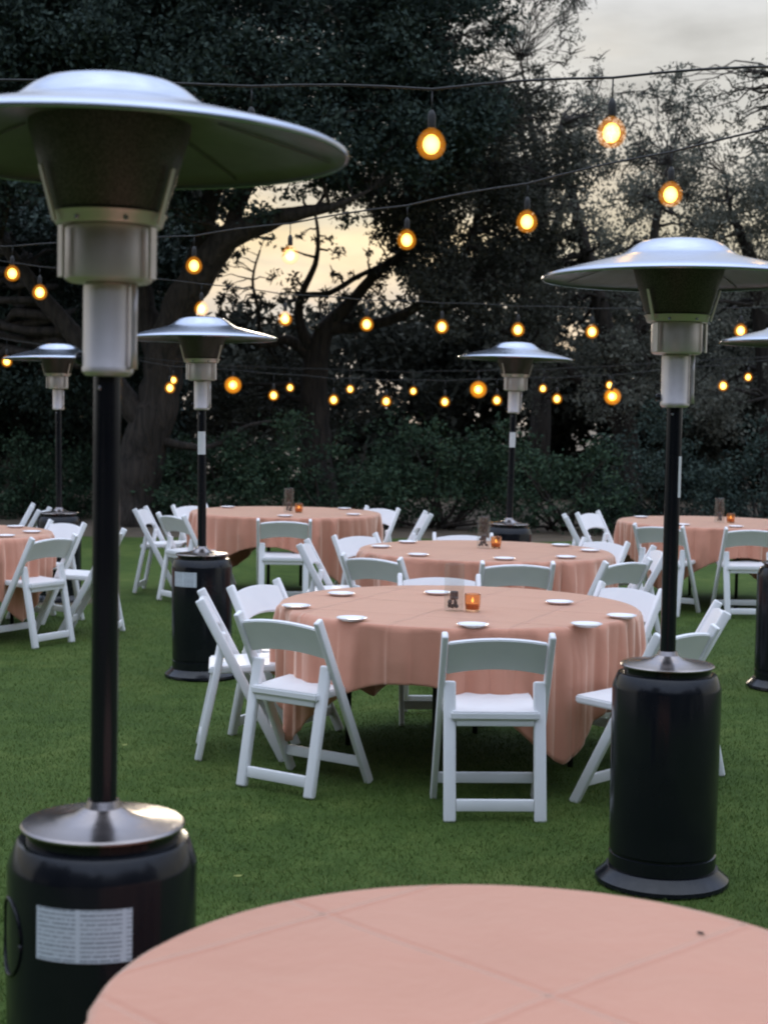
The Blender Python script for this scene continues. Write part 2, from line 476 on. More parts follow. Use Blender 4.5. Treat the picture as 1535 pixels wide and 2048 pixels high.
# ------------------------------------------------------------------ trees
def leaf_mesh(name, clumps, dens, size, flat=0.75, sub=9, gap=0.42):
    # clumps: (centre, radius). Each is broken into sub-clumps of leaves so that light shows between them
    P = []
    for c, r in clumps:
        ns = max(4, int(sub * (r / 0.6) ** 1.3))
        d = rng.normal(size=(ns, 3)); d /= np.linalg.norm(d, axis=1)[:, None]
        cc = np.array(c) + d * (r * rng.random(ns) ** 0.45)[:, None] * np.array([1, 1, flat])
        for q in cc:
            sr = r * gap * (0.55 + 0.75 * rng.random())
            nl = max(5, int(dens * sr * sr * 3.2))
            e = rng.normal(size=(nl, 3)) * 0.5
            P.append(q + e * sr * np.array([1, 1, 0.8]))
    P = np.concatenate(P); n = len(P)
    a = rng.normal(size=(n, 3)); a /= np.linalg.norm(a, axis=1)[:, None]
    b = rng.normal(size=(n, 3)); b -= a * (a * b).sum(1)[:, None]; b /= np.linalg.norm(b, axis=1)[:, None]
    s = (size * (0.6 + 0.8 * rng.random(n)))[:, None]
    nrm = np.cross(a, b)
    co = np.stack([P - a * s * 0.5, P + b * s * 0.24 + nrm * s * 0.06, P + a * s * 0.5, P - b * s * 0.24 + nrm * s * 0.06], 1)
    return mesh_np(name, co.reshape(-1, 3), np.arange(n * 4).reshape(n, 4))

def curve_pts(a, b, n=5, sag=0.12, jit=0.05):
    a, b = Vector(a), Vector(b); L = (b - a).length
    pts = []
    for i in range(n + 1):
        t = i / n
        p = a.lerp(b, t) + Vector((0, 0, 1)) * math.sin(math.pi * t) * sag * L
        if 0 < i < n: p += Vector([random.uniform(-1, 1) for _ in range(3)]) * jit * L
        pts.append(p)
    return pts

def smooth_path(pts, rad, n=4):
    P, Rr = [], []
    m = len(pts)
    for i in range(m - 1):
        p0, p1, p2, p3 = pts[max(i - 1, 0)], pts[i], pts[i + 1], pts[min(i + 2, m - 1)]
        for k in range(n):
            t = k / n
            P.append(0.5 * ((2 * p1) + (p2 - p0) * t + (2 * p0 - 5 * p1 + 4 * p2 - p3) * t * t + (3 * p1 - p0 - 3 * p2 + p3) * t ** 3))
            Rr.append(rad[i] * (1 - t) + rad[i + 1] * t)
    P.append(pts[-1]); Rr.append(rad[-1])
    return P, Rr

def tree(name, base, limbs, clumps, leafmat, dens, size, label, group=None, twigs=1, sub=9, gap=0.42, extra=()):
    """limbs: lists of (point, radius); clumps: (point, radius)"""
    root = empty(name, base, 0, label, 'tree', group)
    B = Vector(base)
    paths, nodes = [], []
    for lb in limbs:
        pts = [Vector(p) - B for p, r in lb]; rad = [r for p, r in lb]
        P, Rr = smooth_path(pts, rad)
        P = [p + Vector([random.uniform(-1, 1) for _ in range(3)]) * r * 0.12 for p, r in zip(P, Rr)]
        paths.append((P, Rr)); nodes += list(zip(P, Rr))[2:]
    for c, r in clumps:
        c = Vector(c) - B
        # each clump hangs on a branch that leaves the nearest limb
        p, pr = min(nodes, key=lambda q: (q[0] - c).length + (2.0 if q[0].z > c.z + 0.4 else 0))
        if (p - c).length > 0.15:
            L = (p - c).length
            br = curve_pts(p, c, 5, 0.06, 0.05)
            r_ = min(pr * 0.6, 0.02 + 0.018 * L)
            paths.append((br, [r_ * (1 - 0.75 * i / 5) for i in range(6)]))
        for _ in range(twigs):
            d = Vector([random.gauss(0, 1) for _ in range(3)]).normalized()
            tw = curve_pts(c, c + d * r * 0.95, 3, 0.05, 0.08)
            paths.append((tw, [0.016, 0.011, 0.008, 0.004]))
    for pts, rad in extra:
        P, Rr = smooth_path([Vector(p) - B for p in pts], rad); paths.append((P, Rr))
    link('trunk', tubes('trunk', paths, 8), M['bark'], root)
    cl = [(tuple(Vector(c) - B), r) for c, r in clumps]
    link('crown', leaf_mesh('crown', cl, dens, size, sub=sub, gap=gap), leafmat, root)
    return root

def scatter(x0, x1, y0, y1, Y0, Y1, n, r0_, r1_, keep=lambda x, y: True):
    """clump centres spread over a part of the crown, given by where it is seen and how far off it stands"""
    L = []
    tries = 0
    while len(L) < n and tries < n * 30:
        tries += 1
        x, y = random.uniform(x0, x1), random.uniform(y0, y1)
        if not keep(x, y): continue
        L.append((at(x, y, random.uniform(Y0, Y1)), random.uniform(r0_, r1_)))
    return L

GAPS = [((615, 545), (225, 118)), ((480, 600), (85, 70)), ((1330, 50), (190, 95)), ((500, 400), (150, 40))]
def clear(x, y, g=1.0):
    for (cx_, cy_), (a, b) in GAPS:
        if ((x - cx_) / (a * g)) ** 2 + ((y - cy_) / (b * g)) ** 2 < 1: return False
    return True

# great oak on the left: leaning trunk, limb arching over the clearing
b0 = onz(262, 1046, 0.0)
YO = b0.y
oak_limbs = [
    [(b0 + Vector((0, 0, -0.1)), 0.46), (at(270, 960, YO), 0.36), (at(300, 860, YO), 0.31), (at(325, 760, YO), 0.29), (at(345, 660, YO - 0.2), 0.27),
     (at(385, 570, YO - 0.5), 0.24), (at(455, 480, YO - 0.8), 0.20), (at(560, 435, YO - 1.0), 0.13), (at(660, 415, YO - 1.2), 0.06), (at(740, 380, YO - 1.2), 0.015)],
    [(at(330, 745, YO), 0.22), (at(290, 620, YO + 0.2), 0.18), (at(260, 480, YO), 0.15), (at(280, 300, YO), 0.11), (at(250, 80, YO), 0.05)],
    [(at(345, 660, YO - 0.2), 0.18), (at(400, 500, YO), 0.15), (at(440, 350, YO), 0.12), (at(560, 200, YO), 0.09), (at(650, 40, YO), 0.04)],
    [(at(300, 860, YO), 0.2), (at(200, 730, YO), 0.16), (at(90, 600, YO), 0.12), (at(0, 480, YO), 0.07)],
    [(at(455, 480, YO - 0.8), 0.12), (at(520, 330, YO - 0.6), 0.09), (at(680, 200, YO - 0.6), 0.06), (at(860, 110, YO - 0.6), 0.03)],
    [(at(310, 880, YO - .1), 0.08), (at(420, 895, YO + 0.1), 0.045), (at(500, 850, YO + 0.2), 0.030), (at(610, 838, YO + 0.3), 0.012)],
]
SOFT = [((600, 85), (110, 75)), ((540, 390), (220, 75)), ((960, 90), (90, 110)), ((40, 420), (90, 60)), ((800, 330), (110, 60))]
def soft(x, y):
    return any(((x - c[0]) / r[0]) ** 2 + ((y - c[1]) / r[1]) ** 2 < 1 for c, r in SOFT)
oak_cl = scatter(-200, 960, -120, 430, YO - 1.8, YO + 2.5, 210, 0.45, 0.90, lambda x, y: clear(x, y, 1.0) and (y < 420 - 0.12 * abs(x - 400)) and not soft(x, y))
oak_cl += scatter(450, 1040, -20, 460, YO - 1.0, YO + 1.5, 60, 0.16, 0.34, lambda x, y: clear(x, y, 0.95) and soft(x, y))
oak_cl += scatter(-200, 300, 430, 800, YO + 0.8, YO + 3, 50, 0.4, 0.8)
oak_cl += scatter(330, 760, 330, 450, YO - 1.5, YO, 12, 0.22, 0.4)
tree('oak_tree', b0, oak_limbs, oak_cl, M['oakleaf'], 600, 0.082, 'huge dark oak with thick leaning trunk left of the sky opening', 'trees behind the lawn', sub=9)

# forked tree in the middle, limbs dark against the sky opening
b1 = onz(640, 1040, 0.0) ; b1 = Vector((b1.x * 24.5 / b1.y, 24.5, 0)); Y1 = 24.5
mid_limbs = [
    [(b1, 0.30), (at(632, 900, Y1), 0.25), (at(628, 800, Y1), 0.22), (at(632, 720, Y1), 0.20), (at(650, 660, Y1), 0.15), (at(700, 605, Y1), 0.10), (at(760, 540, Y1), 0.07), (at(830, 480, Y1), 0.045), (at(880, 380, Y1), 0.03)],
    [(at(632, 720, Y1), 0.13), (at(600, 650, Y1), 0.08), (at(602, 590, Y1), 0.06), (at(630, 530, Y1), 0.045), (at(636, 470, Y1), 0.03), (at(628, 420, Y1), 0.02)],
    [(at(632, 720, Y1), 0.12), (at(575, 680, Y1), 0.08), (at(520, 690, Y1), 0.05), (at(440, 650, Y1), 0.03)],
    [(at(602, 590, Y1), 0.05), (at(660, 585, Y1), 0.045), (at(720, 550, Y1), 0.04), (at(790, 520, Y1), 0.03)],
    [(at(520, 690, Y1), 0.04), (at(516, 620, Y1), 0.032), (at(505, 560, Y1), 0.022), (at(520, 500, Y1), 0.014)],
    [(at(650, 660, Y1), 0.10), (at(780, 640, Y1), 0.08), (at(900, 560, Y1), 0.07), (at(960, 420, Y1), 0.05), (at(1000, 250, Y1), 0.03)],
]
mid_cl = scatter(690, 1090, 180, 640, Y1 - 1.5, Y1 + 2.5, 72, 0.38, 0.75, lambda x, y: clear(x, y, 1.05))
mid_cl += scatter(900, 1100, 120, 330, Y1, Y1 + 2, 14, 0.22, 0.45, lambda x, y: clear(x, y))
mid_cl += scatter(430, 830, 470, 660, Y1 - .4, Y1 + 0.6, 95, 0.09, 0.20, lambda x, y: random.random() < (0.5 if 440 < x < 720 and y < 580 else 1))
mid_cl += scatter(430, 680, 690, 850, Y1 + 0.5, Y1 + 2, 16, 0.35, 0.6)
tree('forked_tree', b1, mid_limbs, mid_cl, M['duskleaf'], 470, 0.078, 'dark forked tree whose limbs cross the bright sky opening', 'trees behind the lawn', twigs=3)

# grey-green trees on the right
b2 = Vector((at(1260, 900, 26).x, 26, 0)); Y2 = 26
r_limbs = [[(b2, 0.26), (at(1255, 900, Y2), 0.22), (at(1230, 760, Y2), 0.18), (at(1200, 600, Y2), 0.13), (at(1150, 420, Y2), 0.08), (at(1120, 250, Y2), 0.04)],
           [(at(1230, 760, Y2), 0.13), (at(1290, 620, Y2), 0.10), (at(1310, 450, Y2), 0.07), (at(1335, 330, Y2), 0.015)],
           [(at(1255, 880, Y2), 0.12), (at(1160, 760, Y2), 0.09), (at(1060, 690, Y2), 0.06), (at(980, 650, Y2), 0.03)]]
r_cl = scatter(1000, 1400, 350, 800, Y2 - 1.2, Y2 + 2.5, 92, 0.35, 0.7)
r_cl += scatter(1010, 1400, 270, 400, Y2 - 0.6, Y2 + 1.0, 24, 0.22, 0.42)
r_cl += scatter(1140, 1400, 180, 340, Y2, Y2 + 1.5, 50, 0.20, 0.38)
tree('grey_green_tree', b2, r_limbs, r_cl, M['greyleaf'], 300, 0.075, 'grey-green tree behind the large right-hand heater', 'trees behind the lawn', twigs=2)

b3 = Vector((at(1560, 900, 27).x, 27, 0)); Y3 = 27
s_limbs = [[(b3, 0.28), (at(1545, 880, Y3), 0.22), (at(1530, 700, Y3), 0.18), (at(1500, 520, Y3), 0.12), (at(1460, 420, Y3), 0.04), (at(1450, 350, Y3), 0.012)],
           [(at(1530, 700, Y3), 0.12), (at(1600, 500, Y3), 0.09), (at(1580, 300, Y3), 0.06), (at(1560, 150, Y3), 0.03)]]
s_cl = scatter(1370, 1760, 340, 820, Y3 - 1, Y3 + 2.5, 76, 0.4, 0.75)
s_cl += scatter(1370, 1760, 270, 420, Y3 - 0.6, Y3 + 1.2, 30, 0.25, 0.45)
s_cl += scatter(1320, 1720, 110, 330, Y3, Y3 + 1.5, 80, 0.18, 0.36, lambda x, y: clear(x, y, 0.95))
tree('spreading_tree', b3, s_limbs, s_cl, M['greyleaf'], 300, 0.075, 'spreading grey-green tree cut off by the right edge', 'trees behind the lawn', twigs=2)

b4 = Vector((at(1080, 900, 31).x, 31, 0)); Y4 = 31
t_limbs = [[(b4, 0.24), (at(1080, 800, Y4), 0.2), (at(1085, 600, Y4), 0.15), (at(1080, 400, Y4), 0.10), (at(1065, 260, Y4), 0.045), (at(1040, 120, Y4), 0.015)],
           [(at(1085, 500, Y4), 0.09), (at(1140, 370, Y4), 0.05), (at(1160, 250, Y4), 0.015)]]
t_cl = scatter(920, 1240, -60, 360, Y4 - 1, Y4 + 1.5, 150, 0.18, 0.42, lambda x, y: clear(x, y, 1.0))
tree('feathery_tree', b4, t_limbs, t_cl, M['greyleaf'], 200, 0.060, 'thin feathery tree against pale sky at upper right', 'trees behind the lawn', twigs=4, sub=8, gap=0.5)

b5 = Vector((at(40, 900, 27).x, 27, 0)); Y5 = 27
u_limbs = [[(b5, 0.3), (at(50, 850, Y5), 0.25), (at(70, 700, Y5), 0.18), (at(120, 560, Y5), 0.12), (at(150, 420, Y5), 0.06)],
           [(at(50, 850, Y5), 0.15), (at(-20, 700, Y5), 0.12), (at(-60, 520, Y5), 0.06)]]
u_cl = scatter(-250, 330, 430, 900, Y5 - 1, Y5 + 2, 90, 0.5, 0.9)
tree('evergreen_tree', b5, u_limbs, u_cl, M['oakleaf'], 300, 0.13, 'dark evergreen behind the small heater at the left edge', 'trees behind the lawn')

def shrub(px, Y, wpx, top, mt, label):
    base = Vector((at(px, 1000, Y).x, Y, 0))
    root = empty('shrub', base, 0, label, 'shrub', 'shrubs along the lawn edge')
    cl = scatter(px - wpx / 2, px + wpx / 2, top, 1060, Y - 0.7, Y + 0.7, int(wpx / 9), 0.25, 0.5,
                 lambda x, y: y > top + (1050 - top) * 0.75 * ((x - px) / (wpx / 2)) ** 2)
    cl = [(Vector((c.x, c.y, max(c.z, 0.15))) - base, r) for c, r in cl]
    link('foliage', leaf_mesh('foliage', [(tuple(c), r) for c, r in cl], 620, 0.062, sub=9), mt, root)
    stems = []
    for c, r in cl[::3]:
        stems.append((curve_pts((random.uniform(-.2, .2), 0, 0), c, 4, 0.0, 0.05), [0.03, 0.025, 0.02, 0.012, 0.006]))
    link('stem', tubes('stem', stems, 6), M['bark'], root)
for px, Y, wpx, top, mt, lb in [
        (70, 23.8, 420, 860, 'shrubleaf', 'dark shrub behind the left-hand table'),
        (440, 22.9, 330, 865, 'shrubleaf', 'dark shrub behind the mid-left heater, right of the oak trunk'),
        (660, 22.4, 330, 810, 'shrubleaf', 'blue-green shrub behind the far pink table'),
        (880, 22.6, 360, 830, 'shrubleaf', 'dark green shrub left of the far centre heater'),
        (1120, 22.5, 330, 850, 'shrubleaf', 'dark shrub right of the far centre heater'),
        (1330, 22.8, 320, 830, 'oakleaf', 'nearly black shrub behind the tall right-hand heater pole'),
        (1540, 22.6, 340, 840, 'oakleaf', 'dark shrub at the right edge behind the far right table')]:
    shrub(px, Y, wpx, top, M[mt], lb)

# far edge of the wood: one dark mass behind the trees
wc = scatter(-500, 2050, 660, 1040, 32, 36, 340, 0.6, 1.2) + scatter(830, 2000, 520, 680, 32, 35, 34, 0.6, 1.0) + scatter(-500, 400, 300, 680, 32, 35, 70, 0.7, 1.1)
# unseen trees added behind the camera and raised to cut low sky light
for k in range(420):
    a = R(random.uniform(190, 350)); d = random.uniform(15, 19)
    wc.append((Vector((math.cos(a) * d, math.sin(a) * d + 2, random.uniform(0.3, 9.0))), random.uniform(0.9, 1.5)))
wo = link('wood', leaf_mesh('wood', [(tuple(c), r) for c, r in wc], 130, 0.2, sub=6), M['duskleaf'])
tag(wo, 'dark mass of woodland far behind the trees', 'wood', kind='stuff')

# ------------------------------------------------------------------ patio heaters
def curved_patch(name, r, a0, a1, z0, z1, n=12):
    bm = bmesh.new(); uvl = bm.loops.layers.uv.new('UVMap')
    lo, hi = [], []
    for i in range(n + 1):
        a = a0 + (a1 - a0) * i / n
        lo.append(bm.verts.new((r * math.cos(a), r * math.sin(a), z0))); hi.append(bm.verts.new((r * math.cos(a), r * math.sin(a), z1)))
    for i in range(n):
        f = bm.faces.new((lo[i], lo[i + 1], hi[i + 1], hi[i]))
        for lp, uv in zip(f.loops, ((i / n, 0), ((i + 1) / n, 0), ((i + 1) / n, 1), (i / n, 1))): lp[uvl].uv = uv
    me = bpy.data.meshes.new(name); bm.to_mesh(me); bm.free(); me.shade_smooth()
    return me

def arc(r, a0, a1, n):
    return [(r * math.cos(a0 + (a1 - a0) * i / n), r * math.sin(a0 + (a1 - a0) * i / n)) for i in range(n + 1)]

HM = {}
HM['base'] = lathe('base', [(0, 0.0), (0.222, 0.0), (0.230, 0.008), (0.228, 0.022), (0.212, 0.036), (0.198, 0.050), (0.192, 0.058), (0.0, 0.058)], 64)
HM['housing'] = lathe('tank_housing', [(0.183, 0.0585), (0.183, 0.105), (0.178, 0.108), (0.178, 0.114), (0.183, 0.118), (0.185, 0.40), (0.186, 0.680), (0.1835, 0.690), (0.172, 0.722), (0.167, 0.729), (0.160, 0.731), (0.149, 0.731), (0.149, 0.751)], 72, 30)
HM['lid'] = lathe('lid', [(0.0, 0.7515), (0.157, 0.7515), (0.161, 0.754), (0.161, 0.758), (0.157, 0.762), (0.10, 0.768), (0.058, 0.778), (0.037, 0.791), (0.031, 0.806), (0.0, 0.806)], 64)
HM['pole'] = lathe('pole', [(0.0, 0.807), (0.0265, 0.807), (0.0265, 1.640), (0.0, 1.640)], 32)
HM['sleeve'] = lathe('valve_sleeve', [(0.0, 1.6415), (0.042, 1.6415), (0.049, 1.648), (0.050, 1.656), (0.048, 1.660), (0.048, 1.815), (0.044, 1.8195), (0.0, 1.8195)], 40)
HM['burner'] = lathe('burner_housing', [(0.0, 1.821), (0.076, 1.821), (0.084, 1.826), (0.086, 1.834), (0.086, 1.922), (0.083, 1.9275), (0.0, 1.9275)], 48)
HM['collar'] = lathe('collar', [(0.0, 1.929), (0.100, 1.929), (0.104, 1.934), (0.106, 1.944), (0.112, 1.952), (0.108, 1.9535), (0.0, 1.9535)], 48)
HM['screen'] = lathe('emitter_screen', [(0.0, 1.955), (0.104, 1.955), (0.110, 1.962), (0.154, 2.110), (0.156, 2.126), (0.0, 2.126)], 56)
prof_o = [(0.0, 2.207), (0.07, 2.207), (0.105, 2.205), (0.130, 2.199), (0.152, 2.187), (0.172, 2.171), (0.192, 2.157), (0.215, 2.147), (0.28, 2.131), (0.35, 2.113), (0.41, 2.097), (0.447, 2.086), (0.460, 2.079), (0.462, 2.073), (0.459, 2.068)]
prof_i = [(0.456, 2.069), (0.456, 2.076), (0.444, 2.083), (0.41, 2.093), (0.35, 2.109), (0.28, 2.127), (0.215, 2.143), (0.190, 2.153), (0.168, 2.168), (0.148, 2.184), (0.10, 2.199), (0.0, 2.202)]
HM['reflector'] = lathe('reflector', prof_o + prof_i, 80, 50)
HM['reflector'].materials.append(M['alu']); HM['reflector'].materials.append(M['burnt'])
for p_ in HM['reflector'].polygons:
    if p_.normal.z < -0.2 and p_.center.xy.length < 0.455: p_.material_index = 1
def bracket_mesh():
    V = tubes('b', [([(0, 0, 0), (0, 0, 1)], 0.01)])
    bm = bmesh.new()
    # a strap outside the burner housing, bent outwards along the screen
    def strip(p, q, wd, th):
        p, q = Vector(p), Vector(q); d = (q - p).normalized(); y = Vector((0, 1, 0)); x = y.cross(d).normalized()
        box_bm(bm, (p + q) / 2, (th, wd, (q - p).length), Matrix((x, y, d)).transposed(), 0.0012, 1)
    strip((0.099, 0, 1.826), (0.099, 0, 1.925), 0.022, 0.006)
    strip((0.113, 0, 1.931), (0.143, 0, 2.035), 0.014, 0.005)
    return finish(bm, 'bracket')
HM['bracket'] = bracket_mesh()
HM['side_rod'] = tubes('igniter_tube', [([(0.058, 0, 1.655), (0.058, 0, 1.69), (0.058, 0, 1.76), (0.058, 0, 1.819)], [0.008, 0.006, 0.006, 0.006])], 10)
HM['knob'] = lathe('knob', [(0.0, 0.0), (0.013, 0.0), (0.013, 0.012), (0.010, 0.016), (0.0, 0.016)], 20)
def rib_mesh():
    P = [Vector((r, 0, z - 0.002)) for r, z in [(0.21, 2.144), (0.28, 2.126), (0.35, 2.108), (0.40, 2.095), (0.440, 2.083)]]
    return tubes('seam', [(P, 0.0014)], 6)
HM['seam'] = rib_mesh()
HM['bolt'] = lathe('bolt', [(0, 0), (0.0045, 0), (0.0045, 0.003), (0.003, 0.005), (0, 0.005)], 10)

LEAN = R(0)
def heater(loc, rz, label, lean=(0, 0), spec=None, pole_tag=None, vent=False, brk0=0.0):
    root = empty('patio_heater', loc, 0, label, 'heater', 'patio heaters on the lawn')
    root.rotation_euler = (lean[1], lean[0], 0)
    for nm, key, m in [('base', 'base', 'black'), ('tank_housing', 'housing', 'black'), ('lid', 'lid', 'lidsteel'), ('pole', 'pole', 'black'),
                       ('valve_sleeve', 'sleeve', 'steel'), ('burner_housing', 'burner', 'steel'), ('collar', 'collar', 'steel'),
                       ('emitter_screen', 'screen', 'screen')]:
        link(nm, HM[key], M[m], root)
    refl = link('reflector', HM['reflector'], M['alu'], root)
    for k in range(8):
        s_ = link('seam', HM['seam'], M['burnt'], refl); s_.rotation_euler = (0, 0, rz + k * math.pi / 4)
    for k in range(3):
        b_ = link('bracket', HM['bracket'], M['steel'], root); b_.rotation_euler = (0, 0, brk0 + k * 2 * math.pi / 3)
    s_ = link('igniter_tube', HM['side_rod'], M['steel'], root); s_.rotation_euler = (0, 0, brk0 + 0.05)
    kn = link('knob', HM['knob'], M['black'], root); kn.location = (0.048 * math.cos(2.95), 0.048 * math.sin(2.95), 1.675); kn.rotation_euler = (0, math.pi / 2, 2.95)
    for a in (-2.0, -1.1):
        bo = link('bolt', HM['bolt'], M['alu'], root); bo.location = (0.104 * math.cos(a), 0.104 * math.sin(a), 1.936); bo.rotation_euler = (0, math.pi / 2, a)
    bo = link('bolt', HM['bolt'], M['alu'], root); bo.location = (0.0265 * math.cos(-2.0), 0.0265 * math.sin(-2.0), 1.618); bo.rotation_euler = (0, math.pi / 2, -2.0)
    if spec:
        a0, a1, z0, z1 = spec
        st = link('instruction_sticker', curved_patch('sticker', 0.1872, a0, a1, z0, z1), M['sticker'], root)
    if pole_tag:
        a0, a1, z0, z1 = pole_tag
        link('pole_sticker', curved_patch('pole_sticker', 0.0280, a0, a1, z0, z1, 6), M['porcelain'], root)
    if vent:
        V, Fc = [], []
        path = []
        for i in range(33):
            t = 2 * math.pi * i / 32
            a = vent + 0.30 * math.cos(t); z = 0.555 + 0.075 * math.sin(t)
            path.append(Vector((0.187 * math.cos(a), 0.187 * math.sin(a), z)))
        link('hand_hole_rim', tubes('hand_hole_rim', [(path, 0.0035)], 6), M['black'], root)
    return root

BG = -math.pi / 2
pB = onz(1321, 1762, 0)
pC = onz(404, 1352, -0.025)
heater(Vector((at(204, 1640, 3.03).x, 3.03, 0.02)), 0.3, 'nearest heater, cut off at the left edge, instruction sticker on its black tank', (R(0.2), 0),
       spec=(BG - 0.53, BG + 0.48, 0.540, 0.642), vent=BG - 1.08, brk0=-0.42)
heater(pB, 0.9, 'large black heater standing right of the centre table', (R(0.0), 0), pole_tag=(BG + 0.55, BG + 1.35, 1.335, 1.475), brk0=-0.42)
heater(pC, 1.5, 'mid-left heater with white sticker on its tank, beside the centre table', (R(-0.6), 0), spec=(BG - 0.95, BG - 0.05, 0.570, 0.660), pole_tag=(BG - 1.0, BG + 1.0, 1.37, 1.51), brk0=-0.5)
pD = Vector((at(1014, 1040, 12.4).x, 12.4, 0))
heater(pD, 0.2, 'far centre heater behind the second table', (R(1.0), 0), pole_tag=(BG - 1.0, BG + 1.0, 1.37, 1.49), brk0=-0.35)
pE = Vector((at(121, 1030, 13.3).x, 13.3, -0.035))
heater(pE, 0.7, 'far heater behind the left table, half hidden by the nearest heater', (R(-0.7), 0), brk0=-0.6)
pF = Vector((at(1576, 1120, 9.3).x, 9.3, 0))
heater(pF, 0.4, 'heater mostly cut off by the right edge', (R(0.3), 0), brk0=-0.5)

# ------------------------------------------------------------------ tables, cloths
TR, TH = 0.838, 0.715
leg_me = tubes('leg', [([(0, 0, 0.0), (0, 0, 0.69)], 0.014)], 10)
top_me = lathe('table_top', [(0, TH - 0.026), (TR - 0.012, TH - 0.026), (TR - 0.004, TH - 0.020), (TR - 0.004, TH - 0.008), (TR - 0.012, TH - 0.003), (0, TH - 0.003)], 64)
def drape(name, rad, th, half, corner, seed, sub=720, floor_z=0.012, roundcloth=None):
    ang = corner - math.pi / 4
    rr = np.random.default_rng(seed)
    ph = rr.random(12) * 6.283
    V, Fc = [], []
    rings_top = [0.15, 0.35, 0.55, 0.7, 0.82, 0.9, 0.95, 0.98]
    nd = 26
    V.append((0, 0, th))
    for f in rings_top:
        for i in range(sub):
            a = 2 * math.pi * i / sub; V.append((rad * f * math.cos(a), rad * f * math.sin(a), th))
    # rounded edge, then the hanging part with folds
    for j in range(nd):
        t = j / (nd - 1)
        for i in range(sub):
            a = 2 * math.pi * i / sub
            q = a - ang
            L = (half / max(abs(math.cos(q)), abs(math.sin(q))) if not roundcloth else roundcloth) - rad
            if not roundcloth: L = -math.log(math.exp(-14 * L) + math.exp(-14 * 0.60)) / 14        # rounded corners
            cornerness = (L - (half - rad)) / (half * 0.414) if not roundcloth else 0.5
            s = t * L
            w1 = math.sin(27 * q + ph[0] + 1.8 * math.sin(3 * a + ph[5])); w2 = math.sin(41 * q + ph[1] + 1.5 * math.sin(5 * a + ph[6]))
            pleat = 2.0 * (abs(w1) ** 0.75) - 1.1 if w1 > 0 else -1.1 * (1 - abs(w1) ** 2 * 0.4)
            fold = (0.60 * pleat + 0.32 * w2) * (0.80 + 0.45 * math.sin(4 * a + ph[7])) + math.sin(9 * q + ph[2]) * 0.30
            amp = (0.026 + 0.030 * cornerness) * min(1.0, s / 0.16) ** 0.7
            er = 0.014
            if s < er * 1.57:
                r_ = rad - er + er * math.sin(s / er) + 0.004; z = th - er + er * math.cos(s / er)
                r_ += amp * fold * 0.3
            else:
                d = s - er * 1.57
                r_ = rad + 0.004 + amp * (fold + 0.55) + 0.02 * cornerness * t - 0.01 * t
                z = th - er - d
            if z < floor_z:
                r_ += (floor_z - z) * 0.8; z = floor_z + 0.004 * abs(fold)
            V.append((r_ * math.cos(a), r_ * math.sin(a), z))
    for i in range(sub):
        Fc.append((0, 1 + i, 1 + (i + 1) % sub))
    nr = len(rings_top) + nd
    for j in range(nr - 1):
        for i in range(sub):
            a_, b_ = 1 + j * sub + i, 1 + j * sub + (i + 1) % sub
            Fc.append((a_, a_ + sub, b_ + sub, b_))
    me = bpy.data.meshes.new(name); me.from_pydata(V, [], Fc); me.shade_smooth()
    return me

def table(c, ang, seed, tlabel, clabel, rad=None, dz=0.0):
    t = empty('round_table', c, ang, tlabel, 'table', 'round banquet tables')
    link('table_top', top_me, M['wood'], t)
    for sx in (-1, 1):
        for sy in (-1, 1):
            l = link('leg', leg_me, M['darkmetal'], t); l.location = (sx * 0.42, sy * 0.36, 0)
    cl = link('tablecloth', drape('tablecloth', TR, TH + 0.002, 1.09, ang, seed), M['cloth'])
    cl.location = c
    m = cl.modifiers.new('thickness', 'SOLIDIFY'); m.thickness = 0.0015; m.offset = 1
    tag(cl, clabel, 'tablecloth', 'peach tablecloths')
    return t

T0 = Vector((0.36, 7.25, 0)); T1 = Vector((0.68, 10.3, 0)); T2 = Vector((-0.87, 13.75, 0.02)); T3 = Vector((2.92, 13.7, 0)); T4 = Vector((-3.22, 11.05, 0)); T5 = Vector((-4.2, 13.5, 0))
CA = R(-62)
table(T0, CA, 1, 'round table under the peach cloth in the centre', 'peach cloth on the centre table, a corner trailing to the grass')
table(T1, R(20), 2, 'round table under peach cloth, second one back behind the centre table', 'peach cloth on the second table back, behind the centre table')
table(T2, R(38), 3, 'round table under peach cloth at the far back, behind the mid-left heater', 'peach cloth on the far table behind the mid-left heater')
table(T3, R(-40), 4, 'round table under peach cloth at the far right', 'peach cloth on the far right table, cut off by the right edge')
table(T4, R(-30), 5, 'round table under peach cloth, cut off by the left edge', 'peach cloth on the left table, cut off by the left edge')

# foreground table
FT = Vector((0.194, 2.204, 0))
FR, FH = 0.600, 0.735
ft = empty('small_round_table', FT, 0, 'empty round table under peach cloth in the foreground', 'table', 'round banquet tables')
link('table_top', lathe('table_top_small', [(0, FH - 0.026), (FR - 0.012, FH - 0.026), (FR - 0.004, FH - 0.018), (FR - 0.004, FH - 0.008), (FR - 0.012, FH - 0.003), (0, FH - 0.003)], 64), M['wood'], ft)
for sx in (-1, 1):
    for sy in (-1, 1):
        l = link('leg', leg_me, M['darkmetal'], ft); l.location = (sx * 0.28, sy * 0.26, 0.015)
M['cloth_near'] = cloth('peach_linen_creased', 0.503, 0.503, R(46.3), -0.017 + 2.012, -0.097 + 2.012)
fc = link('tablecloth', drape('tablecloth_near', FR, FH + 0.002, 0.9, R(42), 9), M['cloth_near'])
fc.location = FT
m = fc.modifiers.new('thickness', 'SOLIDIFY'); m.thickness = 0.0015; m.offset = 1
tag(fc, 'peach cloth with fold creases on the empty foreground table', 'tablecloth', 'peach tablecloths')

